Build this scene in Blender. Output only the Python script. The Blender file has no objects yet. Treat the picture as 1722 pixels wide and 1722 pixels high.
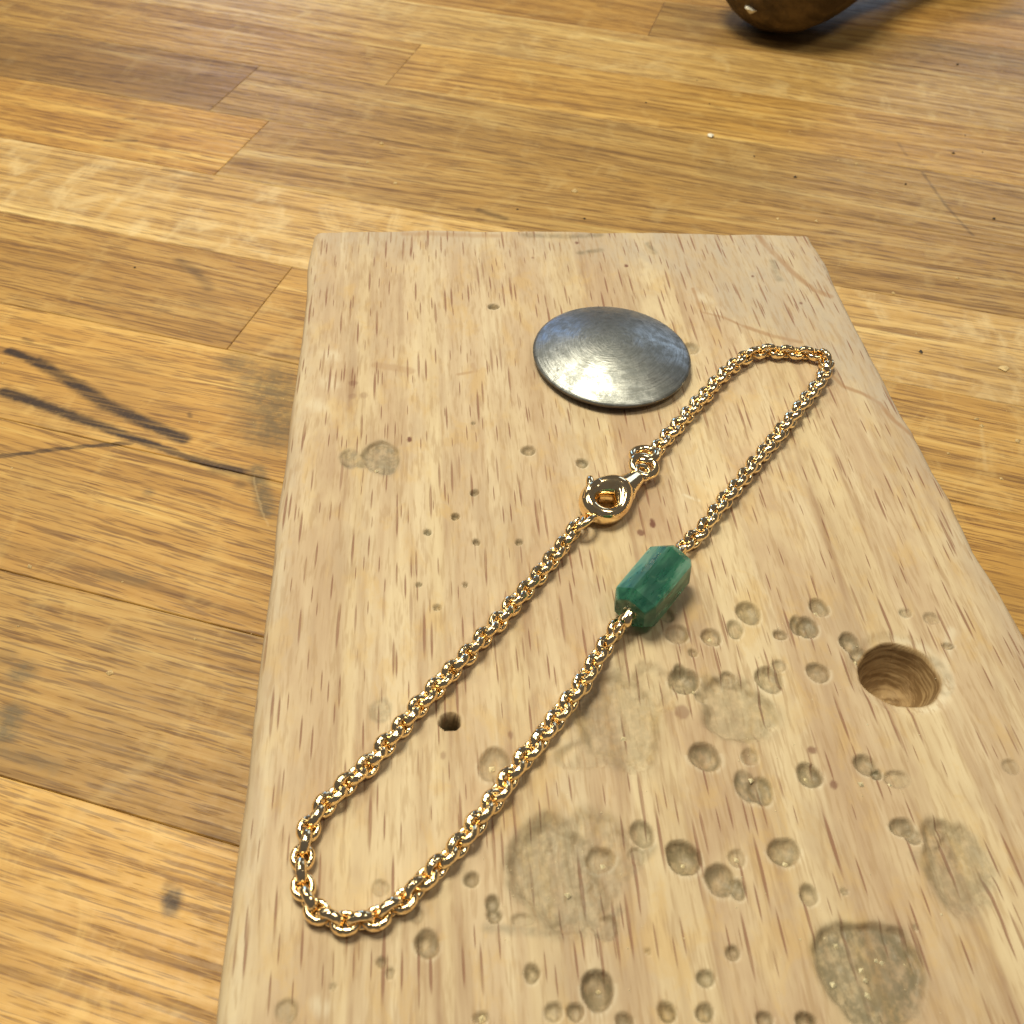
import bpy, math, random
import numpy as np
from mathutils import Vector, Matrix

random.seed(4); rng = np.random.default_rng(4)
C = bpy.context.scene.collection
SC = bpy.context.scene

# ------------------------------------------------------------------ camera
H = 0.096                      # camera height above the worktop (metres)
TOP = 0.0145                   # thickness of the beech board
FPX = 1722 * 0.993
PITCH = math.radians(45.9); ROLL = math.radians(-2.79); AZ = math.radians(13.67)
_R = np.array([1.0, 0, 0]); _F = np.array([0, math.cos(PITCH), -math.sin(PITCH)]); _U = np.array([0, math.sin(PITCH), math.cos(PITCH)])
RIGHT = _R * math.cos(ROLL) - _U * math.sin(ROLL)
UP = _R * math.sin(ROLL) + _U * math.cos(ROLL)
EYE = np.array([0, 0, H])


def at(x, y, z=0.0):
    """where the line of sight of photo pixel x, y meets the level plane z"""
    r = _F + (x - 861) / FPX * RIGHT - (y - 861) / FPX * UP
    t = (z - H) / r[2]
    return EYE + r * t


def pxm(x, y, z=0.0):
    """photo pixels per metre at that point"""
    r = _F + (x - 861) / FPX * RIGHT - (y - 861) / FPX * UP
    return FPX / ((z - H) / r[2])


cam = bpy.data.cameras.new('camera'); co = bpy.data.objects.new('camera', cam); C.objects.link(co)
m = Matrix.Identity(4)
for i in range(3):
    m[i][0] = RIGHT[i]; m[i][1] = UP[i]; m[i][2] = -_F[i]; m[i][3] = EYE[i]
co.matrix_world = m
cam.sensor_width = 36; cam.sensor_fit = 'HORIZONTAL'; cam.lens = 36 * 0.993
cam.clip_start = 0.002; cam.clip_end = 50
cam.dof.use_dof = True; cam.dof.focus_distance = 0.118; cam.dof.aperture_fstop = 75
SC.camera = co

# ------------------------------------------------------------------ light
W = bpy.data.worlds.new('World'); SC.world = W; W.use_nodes = True
bg = W.node_tree.nodes['Background']; bg.inputs[0].default_value = (0.98, 0.91, 0.85, 1); bg.inputs[1].default_value = 0.11


def area(name, loc, target, size, power, col, shape='DISK', size_y=None):
    l = bpy.data.lights.new(name, 'AREA'); l.shape = shape; l.size = size
    if size_y: l.size_y = size_y
    l.energy = power; l.color = col
    o = bpy.data.objects.new(name, l); C.objects.link(o); o.location = loc
    d = Vector(target) - Vector(loc); o.rotation_euler = d.to_track_quat('-Z', 'Y').to_euler()
    return o


area('bench_lamp', (-0.105, 0.19, 0.48), (0.02, 0.07, 0.0), 0.17, 2.75, (1.0, 0.935, 0.70))
area('strip_lamp', (-0.34, 0.30, 0.46), (0.0, 0.07, 0), 0.60, 0.95, (1.0, 0.94, 0.75), 'RECTANGLE', 0.05)
area('ceiling_lamp', (0.42, 0.02, 0.95), (0, 0.07, 0), 0.26, 2.3, (1.0, 0.935, 0.73))
area('window', (0.62, 1.35, 0.50), (0.03, 0.1, 0), 0.50, 1.7, (0.58, 0.76, 1.0), 'RECTANGLE', 0.5)
area('window', (-0.36, 1.35, 0.34), (0.0, 0.1, 0), 0.20, 1.15, (0.22, 0.48, 1.0), 'RECTANGLE', 0.36)
SC.view_settings.view_transform = 'Standard'; SC.view_settings.look = 'None'
SC.view_settings.exposure = 0.0; SC.view_settings.gamma = 1.0
SC.render.engine = 'CYCLES'


# ------------------------------------------------------------------ node helpers
class NT:
    def __init__(s, name, group=False):
        if group:
            s.t = bpy.data.node_groups.new(name, 'ShaderNodeTree')
        else:
            s.m = bpy.data.materials.new(name); s.m.use_nodes = True; s.t = s.m.node_tree
            s.b = s.t.nodes['Principled BSDF']

    def n(s, typ, ins=None, **kw):
        nd = s.t.nodes.new(typ)
        for k, v in kw.items(): setattr(nd, k, v)
        for k, v in (ins or {}).items(): s.set(nd.inputs[k], v)
        return nd

    def set(s, sock, v):
        if isinstance(v, bpy.types.NodeSocket): s.t.links.new(v, sock)
        elif isinstance(v, bpy.types.Node): s.t.links.new(v.outputs[0], sock)
        else: sock.default_value = v

    def math(s, op, a, b=0.0, clamp=False):
        return s.n('ShaderNodeMath', {0: a, 1: b}, operation=op, use_clamp=clamp).outputs[0]

    def vmath(s, op, a, b=None):
        ins = {0: a}
        if b is not None: ins[1] = b
        return s.n('ShaderNodeVectorMath', ins, operation=op).outputs[0]

    def mapr(s, v, a, b, c=0.0, d=1.0, smooth=True):
        return s.n('ShaderNodeMapRange', {0: v, 1: a, 2: b, 3: c, 4: d}, interpolation_type='SMOOTHSTEP' if smooth else 'LINEAR').outputs[0]

    def mix(s, f, a, b, mode='MIX'):
        nd = s.n('ShaderNodeMix', data_type='RGBA', blend_type=mode)
        s.set(nd.inputs[0], f); s.set(nd.inputs[6], a); s.set(nd.inputs[7], b)
        return nd.outputs[2]

    def noise(s, vec, scale, detail=3.0, rough=0.5, dist=0.0):
        return s.n('ShaderNodeTexNoise', {'Vector': vec, 'Scale': scale, 'Detail': detail, 'Roughness': rough, 'Distortion': dist}).outputs[0]

    def scale(s, vec, v):
        return s.vmath('MULTIPLY', vec, v)

    def attr(s, name):
        return s.n('ShaderNodeAttribute', attribute_name=name).outputs['Fac']

    def bump(s, h, strength, dist):
        return s.n('ShaderNodeBump', {'Strength': strength, 'Distance': dist, 'Height': h}).outputs[0]


def rgb(r, g, b): return (r, g, b, 1.0)


# stroke: distance to a segment A-B, soft edge
g = NT('stroke', True)
for nm, tp in (('P', 'NodeSocketVector'), ('A', 'NodeSocketVector'), ('B', 'NodeSocketVector'), ('R', 'NodeSocketFloat'), ('Soft', 'NodeSocketFloat'), ('Strength', 'NodeSocketFloat')):
    g.t.interface.new_socket(nm, in_out='INPUT', socket_type=tp)
g.t.interface.new_socket('Mask', in_out='OUTPUT', socket_type='NodeSocketFloat')
gi = g.n('NodeGroupInput'); go = g.n('NodeGroupOutput')
pa = g.vmath('SUBTRACT', gi.outputs['P'], gi.outputs['A']); ba = g.vmath('SUBTRACT', gi.outputs['B'], gi.outputs['A'])
d1 = g.n('ShaderNodeVectorMath', {0: pa, 1: ba}, operation='DOT_PRODUCT').outputs['Value']
d2 = g.n('ShaderNodeVectorMath', {0: ba, 1: ba}, operation='DOT_PRODUCT').outputs['Value']
hh = g.math('DIVIDE', d1, d2, clamp=True)
sc_ = g.n('ShaderNodeVectorMath', {0: ba}, operation='SCALE'); g.set(sc_.inputs['Scale'], hh)
dd = g.n('ShaderNodeVectorMath', {0: g.vmath('SUBTRACT', pa, sc_.outputs[0])}, operation='LENGTH').outputs['Value']
q = g.math('DIVIDE', dd, gi.outputs['R'])
lo = g.math('SUBTRACT', 1.0, gi.outputs['Soft']); hi = g.math('ADD', 1.0, gi.outputs['Soft'])
mk = g.n('ShaderNodeMapRange', {0: q, 1: lo, 2: hi, 3: 1.0, 4: 0.0}, interpolation_type='SMOOTHSTEP').outputs[0]
g.set(go.inputs[0], g.math('MULTIPLY', mk, gi.outputs['Strength']))
STROKE = g.t


def strokes(nt, P, segs, z=0.0):
    """segs: (points in photo pixels, radius px, softness, strength); returns the union mask"""
    tot = None
    for pts, r, soft, st in segs:
        for i in range(max(1, len(pts) - 1)):
            ri = r[i] if isinstance(r, (list, tuple)) else r; a = pts[i]; b = pts[i + 1] if len(pts) > 1 else (a[0] + 0.6, a[1])
            A = at(a[0], a[1], z); B = at(b[0], b[1], z)
            nd = nt.n('ShaderNodeGroup'); nd.node_tree = STROKE
            nt.set(nd.inputs['P'], P)
            nd.inputs['A'].default_value = (A[0], A[1], 0); nd.inputs['B'].default_value = (B[0], B[1], 0)
            nd.inputs['R'].default_value = ri / pxm(a[0], a[1], z); nd.inputs['Soft'].default_value = soft; nd.inputs['Strength'].default_value = st
            tot = nd.outputs[0] if tot is None else nt.math('MAXIMUM', tot, nd.outputs[0])
    return tot


# ------------------------------------------------------------------ materials
def oak_material():
    t = NT('oiled_oak')
    info = t.n('ShaderNodeObjectInfo')
    tc = t.n('ShaderNodeTexCoord').outputs['Object']
    off = t.n('ShaderNodeCombineXYZ', {0: t.math('MULTIPLY', info.outputs['Random'], 7.3), 1: t.math('MULTIPLY', info.outputs['Random'], 3.1), 2: t.math('MULTIPLY', info.outputs['Random'], 1.7)}).outputs[0]
    p0 = t.vmath('ADD', tc, off)
    # each stave's grain runs a little askew; wander of the grain
    sx = t.n('ShaderNodeSeparateXYZ', {0: p0})
    sk = t.math('MULTIPLY', sx.outputs[0], t.mapr(t.n('ShaderNodeTexWhiteNoise', {'W': info.outputs['Random']}, noise_dimensions='1D').outputs[0], 0, 1, -0.045, 0.045, False))
    p0 = t.vmath('ADD', p0, t.n('ShaderNodeCombineXYZ', {0: 0.0, 1: sk, 2: 0.0}).outputs[0])
    wn = t.n('ShaderNodeTexNoise', {'Vector': t.scale(p0, (9, 40, 40)), 'Scale': 1.0, 'Detail': 1.0}).outputs['Color']
    wv = t.scale(t.vmath('SUBTRACT', wn, (0.5, 0.5, 0.5)), (0.0, 0.0042, 0.0042))
    p = t.vmath('ADD', p0, wv)
    broad = t.noise(t.scale(p, (7, 190, 190)), 1.0, 3.0, 0.55)
    mid = t.noise(t.scale(p, (24, 820, 820)), 1.0, 5.0, 0.62)
    fine = t.noise(t.scale(p, (120, 2600, 2600)), 1.0, 2.0, 0.6)
    blot = t.noise(t.scale(p0, (45, 75, 75)), 1.0, 4.0, 0.6)
    fig = t.noise(t.scale(p0, (150, 95, 95)), 1.0, 4.0, 0.65, 0.6)
    ramp = t.n('ShaderNodeValToRGB', {0: t.mapr(t.math('ADD', t.math('MULTIPLY', broad, 0.50), t.math('MULTIPLY', mid, 0.50)), 0.33, 0.67, 0, 1, False)})
    e = ramp.color_ramp.elements
    e[0].position = 0.0; e[0].color = rgb(0.270, 0.148, 0.038)
    e[1].position = 1.0; e[1].color = rgb(0.605, 0.412, 0.145)
    x = e.new(0.42); x.color = rgb(0.395, 0.218, 0.056)
    x = e.new(0.72); x.color = rgb(0.480, 0.288, 0.086)
    col = ramp.outputs[0]
    col = t.mix(t.mapr(mid, 0.46, 0.36, 0, 0.48), col, rgb(0.150, 0.070, 0.022))
    col = t.mix(t.mapr(fine, 0.49, 0.37, 0, 0.62), col, rgb(0.120, 0.055, 0.020))
    col = t.mix(t.mapr(blot, 0.50, 0.72, 0, 0.50), col, rgb(0.290, 0.170, 0.055))
    def pores(sx_, sy_, seed, thr, keep):
        v = t.n('ShaderNodeTexVoronoi', {'Vector': t.vmath('ADD', t.scale(p, (sx_, sy_, 0)), (seed, seed * 1.7, 0)), 'Scale': 1.0, 'Randomness': 1.0}, voronoi_dimensions='2D', feature='F1')
        cell = t.n('ShaderNodeSeparateColor', {0: v.outputs['Color']})
        th = t.math('MULTIPLY', t.mapr(cell.outputs[0], 0, 1, 0.45, 1.2, False), thr)
        mk = t.n('ShaderNodeMapRange', {0: t.math('DIVIDE', v.outputs['Distance'], th), 1: 1.2, 2: 0.5, 3: 0.0, 4: 1.0}, interpolation_type='SMOOTHSTEP').outputs[0]
        return t.math('MULTIPLY', mk, t.mapr(cell.outputs[1], keep - .3, keep + .2, 1.0, 0.1))
    po = t.math('MAXIMUM', pores(95, 1250, 5.3, 0.21, 0.62), t.math('MULTIPLY', pores(190, 2300, 9.1, 0.22, 0.6), 0.8))
    po = t.math('MULTIPLY', po, t.math('MULTIPLY', t.mapr(mid, 0.62, 0.42, 0.35, 1.0), t.mapr(info.outputs['Alpha'], 0.2, 1.0, 0.45, 0.85)))
    col = t.mix(po, col, rgb(0.150, 0.068, 0.020))
    # silvery cross figure where the stave shows it (object alpha)
    fm = t.math('MULTIPLY', t.mapr(fig, 0.42, 0.70), t.math('SUBTRACT', 1.0, info.outputs['Alpha']))
    col = t.mix(t.math('MULTIPLY', fm, .6), col, rgb(0.50, 0.345, 0.155))
    col = t.mix(t.mapr(fig, 0.52, 0.70, 0, 0.22), col, rgb(0.62, 0.44, 0.18))
    col = t.mix(1.0, col, info.outputs['Color'], 'MULTIPLY')
    # marker strokes, smudges and spills on the whole worktop
    pos = t.n('ShaderNodeNewGeometry').outputs['Position']
    jit = t.n('ShaderNodeTexNoise', {'Vector': pos, 'Scale': 900.0, 'Detail': 3.0}).outputs['Color']
    jp = t.vmath('ADD', pos, t.scale(t.vmath('SUBTRACT', jit, (0.5, 0.5, 0.5)), (0.0007, 0.0007, 0.0)))
    jp = t.scale(jp, (1, 1, 0))
    ink = strokes(t, jp, [
        ([(15, 590), (62, 609), (130, 648), (179, 681), (244, 710), (308, 738)], [8, 11, 13, 12, 12], 0.62, 1.0),
        ([(6, 659), (55, 675), (114, 697), (195, 726), (260, 749), (325, 772), (402, 793)], [10.5, 10, 10, 9.5, 7, 10], 0.62, 1.0),
        ([(-30, 771), (107, 754), (222, 744)], 4.6, 0.5, 0.85),
        ([(365, 786), (405, 794)], 13, 0.85, 0.9), ([(405, 800), (425, 808)], 9, 0.9, 0.6),
        ([(291, 1508), (288, 1524)], 16, 0.6, 0.90), ([(282, 1492)], 11, 0.8, 0.45),
        ([(300, 438), (330, 458), (352, 485)], 9, 0.9, 0.45),
        ([(178, 236), (228, 237)], 4, 0.8, 0.55), ([(212, 199), (225, 200)], 4, 0.8, 0.4),
        ([(805, 353), (850, 368)], 6, 0.9, 0.6), ([(275, 285), (355, 301)], 4, 0.8, 0.5),
        ([(1551, 290), (1590, 345), (1636, 396)], 2.6, 0.8, 0.42), ([(1510, 240), (1525, 262)], 2.6, 0.8, 0.3),
        ([(40, 570), (52, 574)], 5, 0.8, 0.5), ([(318, 695), (320, 700)], 4, 0.8, 0.6),
        ([(404, 815)], 11, 0.8, 0.5),
    ])
    grime = strokes(t, jp, [
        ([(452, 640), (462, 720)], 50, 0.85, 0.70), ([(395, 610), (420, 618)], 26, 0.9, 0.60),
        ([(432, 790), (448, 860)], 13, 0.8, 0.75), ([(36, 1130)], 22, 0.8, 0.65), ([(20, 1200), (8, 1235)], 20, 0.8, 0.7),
        ([(10, 1105)], 18, 0.8, 0.35), ([(249, 829)], 9, 0.8, 0.45), ([(180, 965), (240, 975)], 12, 0.9, 0.35),
        ([(1640, 30), (1710, 20)], 16, 0.9, 0.45), ([(1580, 80), (1722, 110)], 20, 0.9, 0.25), ([(0, 1260), (90, 1290)], 14, 0.9, 0.3),
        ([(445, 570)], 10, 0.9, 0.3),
    ])
    br = t.noise(pos, 700.0, 4.0, 0.65)
    ink = t.math('MULTIPLY', ink, t.math('MULTIPLY', t.mapr(t.noise(pos, 1800.0, 3.0, .6), 0.34, 0.50, 0.90, 1.0), t.mapr(mid, 0.66, 0.44, 0.60, 1.0)))
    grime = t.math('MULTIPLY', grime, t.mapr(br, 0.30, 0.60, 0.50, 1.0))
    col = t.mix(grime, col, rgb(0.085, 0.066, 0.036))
    col = t.mix(ink, col, rgb(0.030, 0.013, 0.006))
    # pale scratches
    scr = strokes(t, jp, [([(425, 800), (440, 860), (452, 885)], 1.8, 0.7, 0.22), ([(1650, 720), (1658, 790)], 3, 0.9, 0.25),
                          ([(240, 1290), (180, 1330), (110, 1400)], 12, 0.95, 0.16), ([(250, 300), (190, 345), (165, 370)], 7, 0.9, 0.30)])
    col = t.mix(scr, col, rgb(0.60, 0.44, 0.22))
    t.set(t.b.inputs['Base Color'], col)
    t.set(t.b.inputs['Roughness'], t.mapr(t.math('ADD', t.math('MULTIPLY', mid, .6), t.math('MULTIPLY', br, .4)), 0.35, 0.65, 0.58, 0.42))
    t.b.inputs['Specular IOR Level'].default_value = 0.34
    hgt = t.math('ADD', t.math('MULTIPLY', mid, 0.5), t.math('SUBTRACT', t.math('MULTIPLY', fine, 0.6), t.math('MULTIPLY', po, 0.7)))
    t.set(t.b.inputs['Normal'], t.bump(hgt, 0.28, 0.00015))
    return t.m


def beech_material():
    t = NT('worn_beech')
    p0 = t.n('ShaderNodeTexCoord').outputs['Object']
    wn = t.n('ShaderNodeTexNoise', {'Vector': t.scale(p0, (60, 16, 60)), 'Scale': 1.0, 'Detail': 2.0}).outputs['Color']
    p = t.vmath('ADD', p0, t.scale(t.vmath('SUBTRACT', wn, (0.5, 0.5, 0.5)), (0.0022, 0, 0.0022)))
    band = t.noise(t.scale(p, (240, 13, 240)), 1.0, 2.0, 0.5)
    streak = t.noise(t.scale(p, (900, 60, 900)), 1.0, 3.0, 0.6)
    fine = t.noise(t.scale(p, (2600, 260, 2600)), 1.0, 2.0, 0.6)
    blot = t.noise(t.scale(p0, (120, 55, 120)), 1.0, 4.0, 0.62)
    blot2 = t.noise(t.scale(p0, (190, 90, 190)), 1.7, 4.0, 0.65, 0.4)
    ramp = t.n('ShaderNodeValToRGB', {0: t.mapr(t.math('ADD', t.math('MULTIPLY', band, 0.5), t.math('MULTIPLY', streak, 0.5)), 0.37, 0.63, 0, 1, False)})
    e = ramp.color_ramp.elements
    e[0].color = rgb(0.315, 0.200, 0.116); e[1].color = rgb(0.555, 0.440, 0.290)
    x = e.new(0.5); x.color = rgb(0.440, 0.318, 0.196)
    zone = t.noise(t.scale(p, (150, 2.5, 60)), 1.0, 1.0, 0.5)
    col = t.mix(t.mapr(zone, 0.50, 0.53, 0, 0.50), ramp.outputs[0], rgb(0.455, 0.325, 0.205))
    col = t.mix(t.mapr(zone, 0.44, 0.405, 0, 0.40), col, rgb(0.600, 0.480, 0.290))
    grey = t.attr('grey'); dirt = t.attr('dirt'); tide = t.attr('tide'); red = t.attr('red'); bore = t.attr('bore'); pale = t.attr('pale')
    # yellow varnish remains
    col = t.mix(t.mapr(blot2, 0.50, 0.68, 0, 0.42), col, rgb(0.500, 0.320, 0.115))
    col = t.mix(t.mapr(blot, 0.50, 0.70, 0, 0.50), col, rgb(0.600, 0.480, 0.300))
    col = t.mix(t.mapr(blot, 0.48, 0.33, 0, 0.50), col, rgb(0.390, 0.285, 0.185))
    gm = t.math('MULTIPLY', grey, t.mapr(blot2, 0.30, 0.62, 1.0, 0.55))
    col = t.mix(gm, col, rgb(0.410, 0.335, 0.255))
    col = t.mix(t.math('MULTIPLY', pale, t.mapr(fine, .35, .6, .5, 1)), col, rgb(0.62, 0.54, 0.40))

    # flecks: short dark ray flecks along the grain, two layers
    def flecks(sx, sy, seed, thr, keep):
        v = t.n('ShaderNodeTexVoronoi', {'Vector': t.vmath('ADD', t.scale(p, (sx, sy, 0)), (seed, seed * 1.7, 0)), 'Scale': 1.0, 'Randomness': 1.0}, voronoi_dimensions='2D', feature='F1')
        cell = t.n('ShaderNodeSeparateColor', {0: v.outputs['Color']})
        th = t.math('MULTIPLY', t.mapr(cell.outputs[0], 0, 1, 0.5, 1.15, False), thr)
        mk = t.n('ShaderNodeMapRange', {0: t.math('DIVIDE', v.outputs['Distance'], th), 1: 1.15, 2: 0.55, 3: 0.0, 4: 1.0}, interpolation_type='SMOOTHSTEP').outputs[0]
        kp = t.mapr(cell.outputs[1], keep - .2, keep + .1, 1.0, 0.12)
        return t.math('MULTIPLY', mk, kp)
    fl = t.math('MAXIMUM', flecks(860, 48, 3.1, 0.145, 0.80), flecks(1350, 80, 11.7, 0.135, 0.68))
    fl = t.math('MULTIPLY', fl, t.mapr(fine, 0.3, 0.55, 0.6, 1.0))
    col = t.mix(t.math('MULTIPLY', fl, 0.80), col, rgb(0.200, 0.086, 0.046))
    col = t.mix(t.mapr(fine, 0.50, 0.34, 0, 0.42), col, rgb(0.32, 0.20, 0.10))
    col = t.mix(t.math('MULTIPLY', tide, t.mapr(streak, .35, .6, .45, .8)), col, rgb(0.290, 0.150, 0.065))
    col = t.mix(red, col, rgb(0.120, 0.034, 0.020))
    brk = t.noise(t.scale(p0, (1100, 800, 1100)), 1.0, 4.0, 0.65)
    dm = t.math('MULTIPLY', dirt, t.mapr(brk, 0.32, 0.60, 0.45, 1.12), clamp=True)
    col = t.mix(dm, col, rgb(0.125, 0.105, 0.060))
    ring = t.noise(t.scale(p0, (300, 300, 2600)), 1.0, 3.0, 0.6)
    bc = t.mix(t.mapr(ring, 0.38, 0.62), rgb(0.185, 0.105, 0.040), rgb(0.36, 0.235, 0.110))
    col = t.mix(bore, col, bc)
    t.set(t.b.inputs['Base Color'], col)
    t.set(t.b.inputs['Roughness'], t.math('SUBTRACT', 0.66, t.math('MULTIPLY', dm, 0.26)))
    t.b.inputs['Specular IOR Level'].default_value = 0.32
    hgt = t.math('SUBTRACT', t.math('ADD', t.math('MULTIPLY', streak, 0.5), t.math('MULTIPLY', brk, 0.35)), t.math('MULTIPLY', fl, 0.5))
    t.set(t.b.inputs['Normal'], t.bump(hgt, 0.40, 0.00022))
    return t.m


def gold_material(name='polished_gold', cut=1.0):
    t = NT(name)
    p = t.n('ShaderNodeTexCoord').outputs['Object']
    n1 = t.noise(p, 1500.0, 3.0, 0.6)
    t.set(t.b.inputs['Base Color'], t.mix(t.mapr(n1, .4, .6), rgb(0.97, 0.77, 0.47), rgb(0.94, 0.71, 0.40)))
    t.b.inputs['Metallic'].default_value = 1.0
    t.set(t.b.inputs['Roughness'], t.mapr(n1, .35, .65, .07, .13))
    fv = t.n('ShaderNodeTexVoronoi', {'Vector': p, 'Scale': 1900.0}, feature='F1').outputs['Distance']
    t.set(t.b.inputs['Normal'], t.bump(t.math('ADD', t.math('MULTIPLY', n1, .6), t.math('MULTIPLY', fv, cut)), 0.45 if cut else 0.15, 0.00014))
    return t.m


def steel_material():
    t = NT('brushed_steel')
    p = t.n('ShaderNodeTexCoord').outputs['Object']
    sp = t.n('ShaderNodeSeparateXYZ', {0: p})
    rad = t.math('SQRT', t.math('ADD', t.math('POWER', sp.outputs[0], 2.0), t.math('POWER', sp.outputs[1], 2.0)))
    an = t.math('ARCTAN2', sp.outputs[1], sp.outputs[0])
    brush = t.noise(t.n('ShaderNodeCombineXYZ', {0: t.math('MULTIPLY', rad, 5200.0), 1: t.math('MULTIPLY', an, 3.0), 2: 0.0}).outputs[0], 1.0, 3.0, 0.6)
    patch = t.noise(p, 420.0, 7.0, 0.74, 0.0)
    spots = t.noise(p, 800.0, 2.0, 0.5)
    col = t.mix(t.mapr(patch, 0.38, 0.62), rgb(0.200, 0.208, 0.205), rgb(0.42, 0.425, 0.41))
    col = t.mix(t.mapr(spots, 0.33, 0.25, 0, 0.9), col, rgb(0.10, 0.10, 0.10))
    col = t.mix(t.mapr(brush, 0.55, 0.40, 0, 0.35), col, rgb(0.13, 0.125, 0.105))
    col = t.mix(t.mapr(sp.outputs[2], 0.00112, 0.00085), col, rgb(0.12, 0.10, 0.09))
    t.set(t.b.inputs['Base Color'], col)
    t.b.inputs['Metallic'].default_value = 1.0
    t.set(t.b.inputs['Roughness'], t.math('ADD', t.mapr(patch, .35, .65, .46, .30), t.math('MULTIPLY', brush, .08)))
    t.set(t.b.inputs['Normal'], t.bump(t.math('ADD', t.math('MULTIPLY', brush, 0.8), t.math('MULTIPLY', patch, 0.9)), 0.40, 0.00012))
    return t.m


def emerald_material():
    t = NT('cloudy_green_stone')
    p = t.n('ShaderNodeTexCoord').outputs['Object']
    n1 = t.noise(t.scale(p, (95, 620, 620)), 1.0, 4.0, 0.62, 0.4)
    n2 = t.noise(p, 900.0, 4.0, 0.6, 0.6)
    n3 = t.noise(t.scale(p, (300, 1200, 1200)), 1.0, 3.0, 0.6)
    r = t.n('ShaderNodeValToRGB', {0: t.mapr(n1, .38, .64, 0, 1, False)})
    e = r.color_ramp.elements
    e[0].color = rgb(0.012, 0.115, 0.076); e[1].color = rgb(0.235, 0.460, 0.335)
    x = e.new(0.5); x.color = rgb(0.045, 0.225, 0.140)
    col = t.mix(t.mapr(n2, .58, .70, 0, .5), r.outputs[0], rgb(0.22, 0.45, 0.30))
    t.set(t.b.inputs['Base Color'], col)
    t.set(t.b.inputs['Roughness'], t.mapr(n3, .35, .65, .26, .42))
    t.b.inputs['IOR'].default_value = 1.57
    t.b.inputs['Transmission Weight'].default_value = 0.5
    t.b.inputs['Subsurface Weight'].default_value = 0.3
    t.b.inputs['Subsurface Radius'].default_value = (0.3, 1.0, 0.6)
    t.b.inputs['Subsurface Scale'].default_value = 0.0012
    t.set(t.b.inputs['Normal'], t.bump(n3, 0.35, 0.0002))
    return t.m


def handle_material():
    t = NT('dark_waxed_wood')
    p = t.n('ShaderNodeTexCoord').outputs['Object']
    n1 = t.noise(t.scale(p, (60, 260, 260)), 1.0, 4.0, 0.62)
    n2 = t.noise(p, 420.0, 5.0, 0.65)
    col = t.mix(t.mapr(n1, .35, .65), rgb(0.055, 0.034, 0.014), rgb(0.150, 0.098, 0.042))
    col = t.mix(t.mapr(n2, .50, .66, 0, .7), col, rgb(0.085, 0.058, 0.030))
    t.set(t.b.inputs['Base Color'], col)
    t.b.inputs['Roughness'].default_value = 0.68
    t.b.inputs['Specular IOR Level'].default_value = 0.25
    t.set(t.b.inputs['Normal'], t.bump(n2, 0.6, 0.0009))
    return t.m


def plain(name, col, rough, metal=0.0):
    t = NT(name)
    n1 = t.noise(t.n('ShaderNodeTexCoord').outputs['Object'], 2500.0, 3.0)
    t.set(t.b.inputs['Base Color'], t.mix(t.mapr(n1, .35, .65, 0, .5), rgb(*col), rgb(*[c * .6 for c in col])))
    t.b.inputs['Roughness'].default_value = rough; t.b.inputs['Metallic'].default_value = metal
    return t.m


OAK, BEECH, GOLD, STEEL, EMERALD, HANDLE = oak_material(), beech_material(), gold_material(), steel_material(), emerald_material(), handle_material()
GOLD_SMOOTH = gold_material('smooth_gold', 0.0)
CHALK = plain('white_chip', (0.80, 0.76, 0.66), 0.8)
DUST = plain('pale_wood_dust', (0.62, 0.45, 0.22), 0.8)
FILING = plain('gold_filing', (0.95, 0.84, 0.55), 0.42, 0.5)
SOOT = plain('dark_grit', (0.03, 0.02, 0.015), 0.7)


# ------------------------------------------------------------------ mesh helpers
def mesh(name, verts, faces, mat, parent=None, smooth=True, loc=None):
    me = bpy.data.meshes.new(name)
    me.from_pydata([tuple(map(float, v)) for v in verts], [], [tuple(int(i) for i in f) for f in faces])
    me.materials.append(mat)
    if smooth: me.polygons.foreach_set('use_smooth', [True] * len(me.polygons))
    me.update()
    o = bpy.data.objects.new(name, me); C.objects.link(o)
    if parent: o.parent = parent
    if loc is not None: o.location = tuple(loc)
    return o


def tag(o, label=None, cat=None, group=None, kind=None):
    for k, v in (('label', label), ('category', cat), ('group', group), ('kind', kind)):
        if v: o[k] = v
    return o


def empty(name, loc):
    o = bpy.data.objects.new(name, None); C.objects.link(o); o.location = tuple(loc); o.empty_display_size = 0.005
    return o


def tube(path, radii, seg=12, closed=False, flat=1.0, normal=None):
    """sweep of a circle along a polyline; flat scales it along the given normal"""
    path = np.array(path, float); n = len(path); V = []; Fc = []
    for i in range(n):
        a = path[(i - 1) % n] if (closed or i > 0) else path[i]
        b = path[(i + 1) % n] if (closed or i < n - 1) else path[i]
        T = b - a; T /= np.linalg.norm(T) + 1e-12
        N = np.array(normal if normal is not None else (0, 0, 1.0)); N = N - T * (N @ T)
        if np.linalg.norm(N) < 1e-6: N = np.cross(T, (1, 0, 0))
        N /= np.linalg.norm(N); B = np.cross(T, N)
        r = radii[i] if hasattr(radii, '__len__') else radii
        for k in range(seg):
            th = 2 * math.pi * k / seg
            V.append(path[i] + B * math.cos(th) * r + N * math.sin(th) * r * flat)
    for i in range(n if closed else n - 1):
        j = (i + 1) % n
        for k in range(seg):
            k2 = (k + 1) % seg
            Fc.append((i * seg + k, i * seg + k2, j * seg + k2, j * seg + k))
    if not closed:
        Fc.append(tuple(range(seg))[::-1]); Fc.append(tuple((n - 1) * seg + k for k in range(seg)))
    return V, Fc


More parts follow.
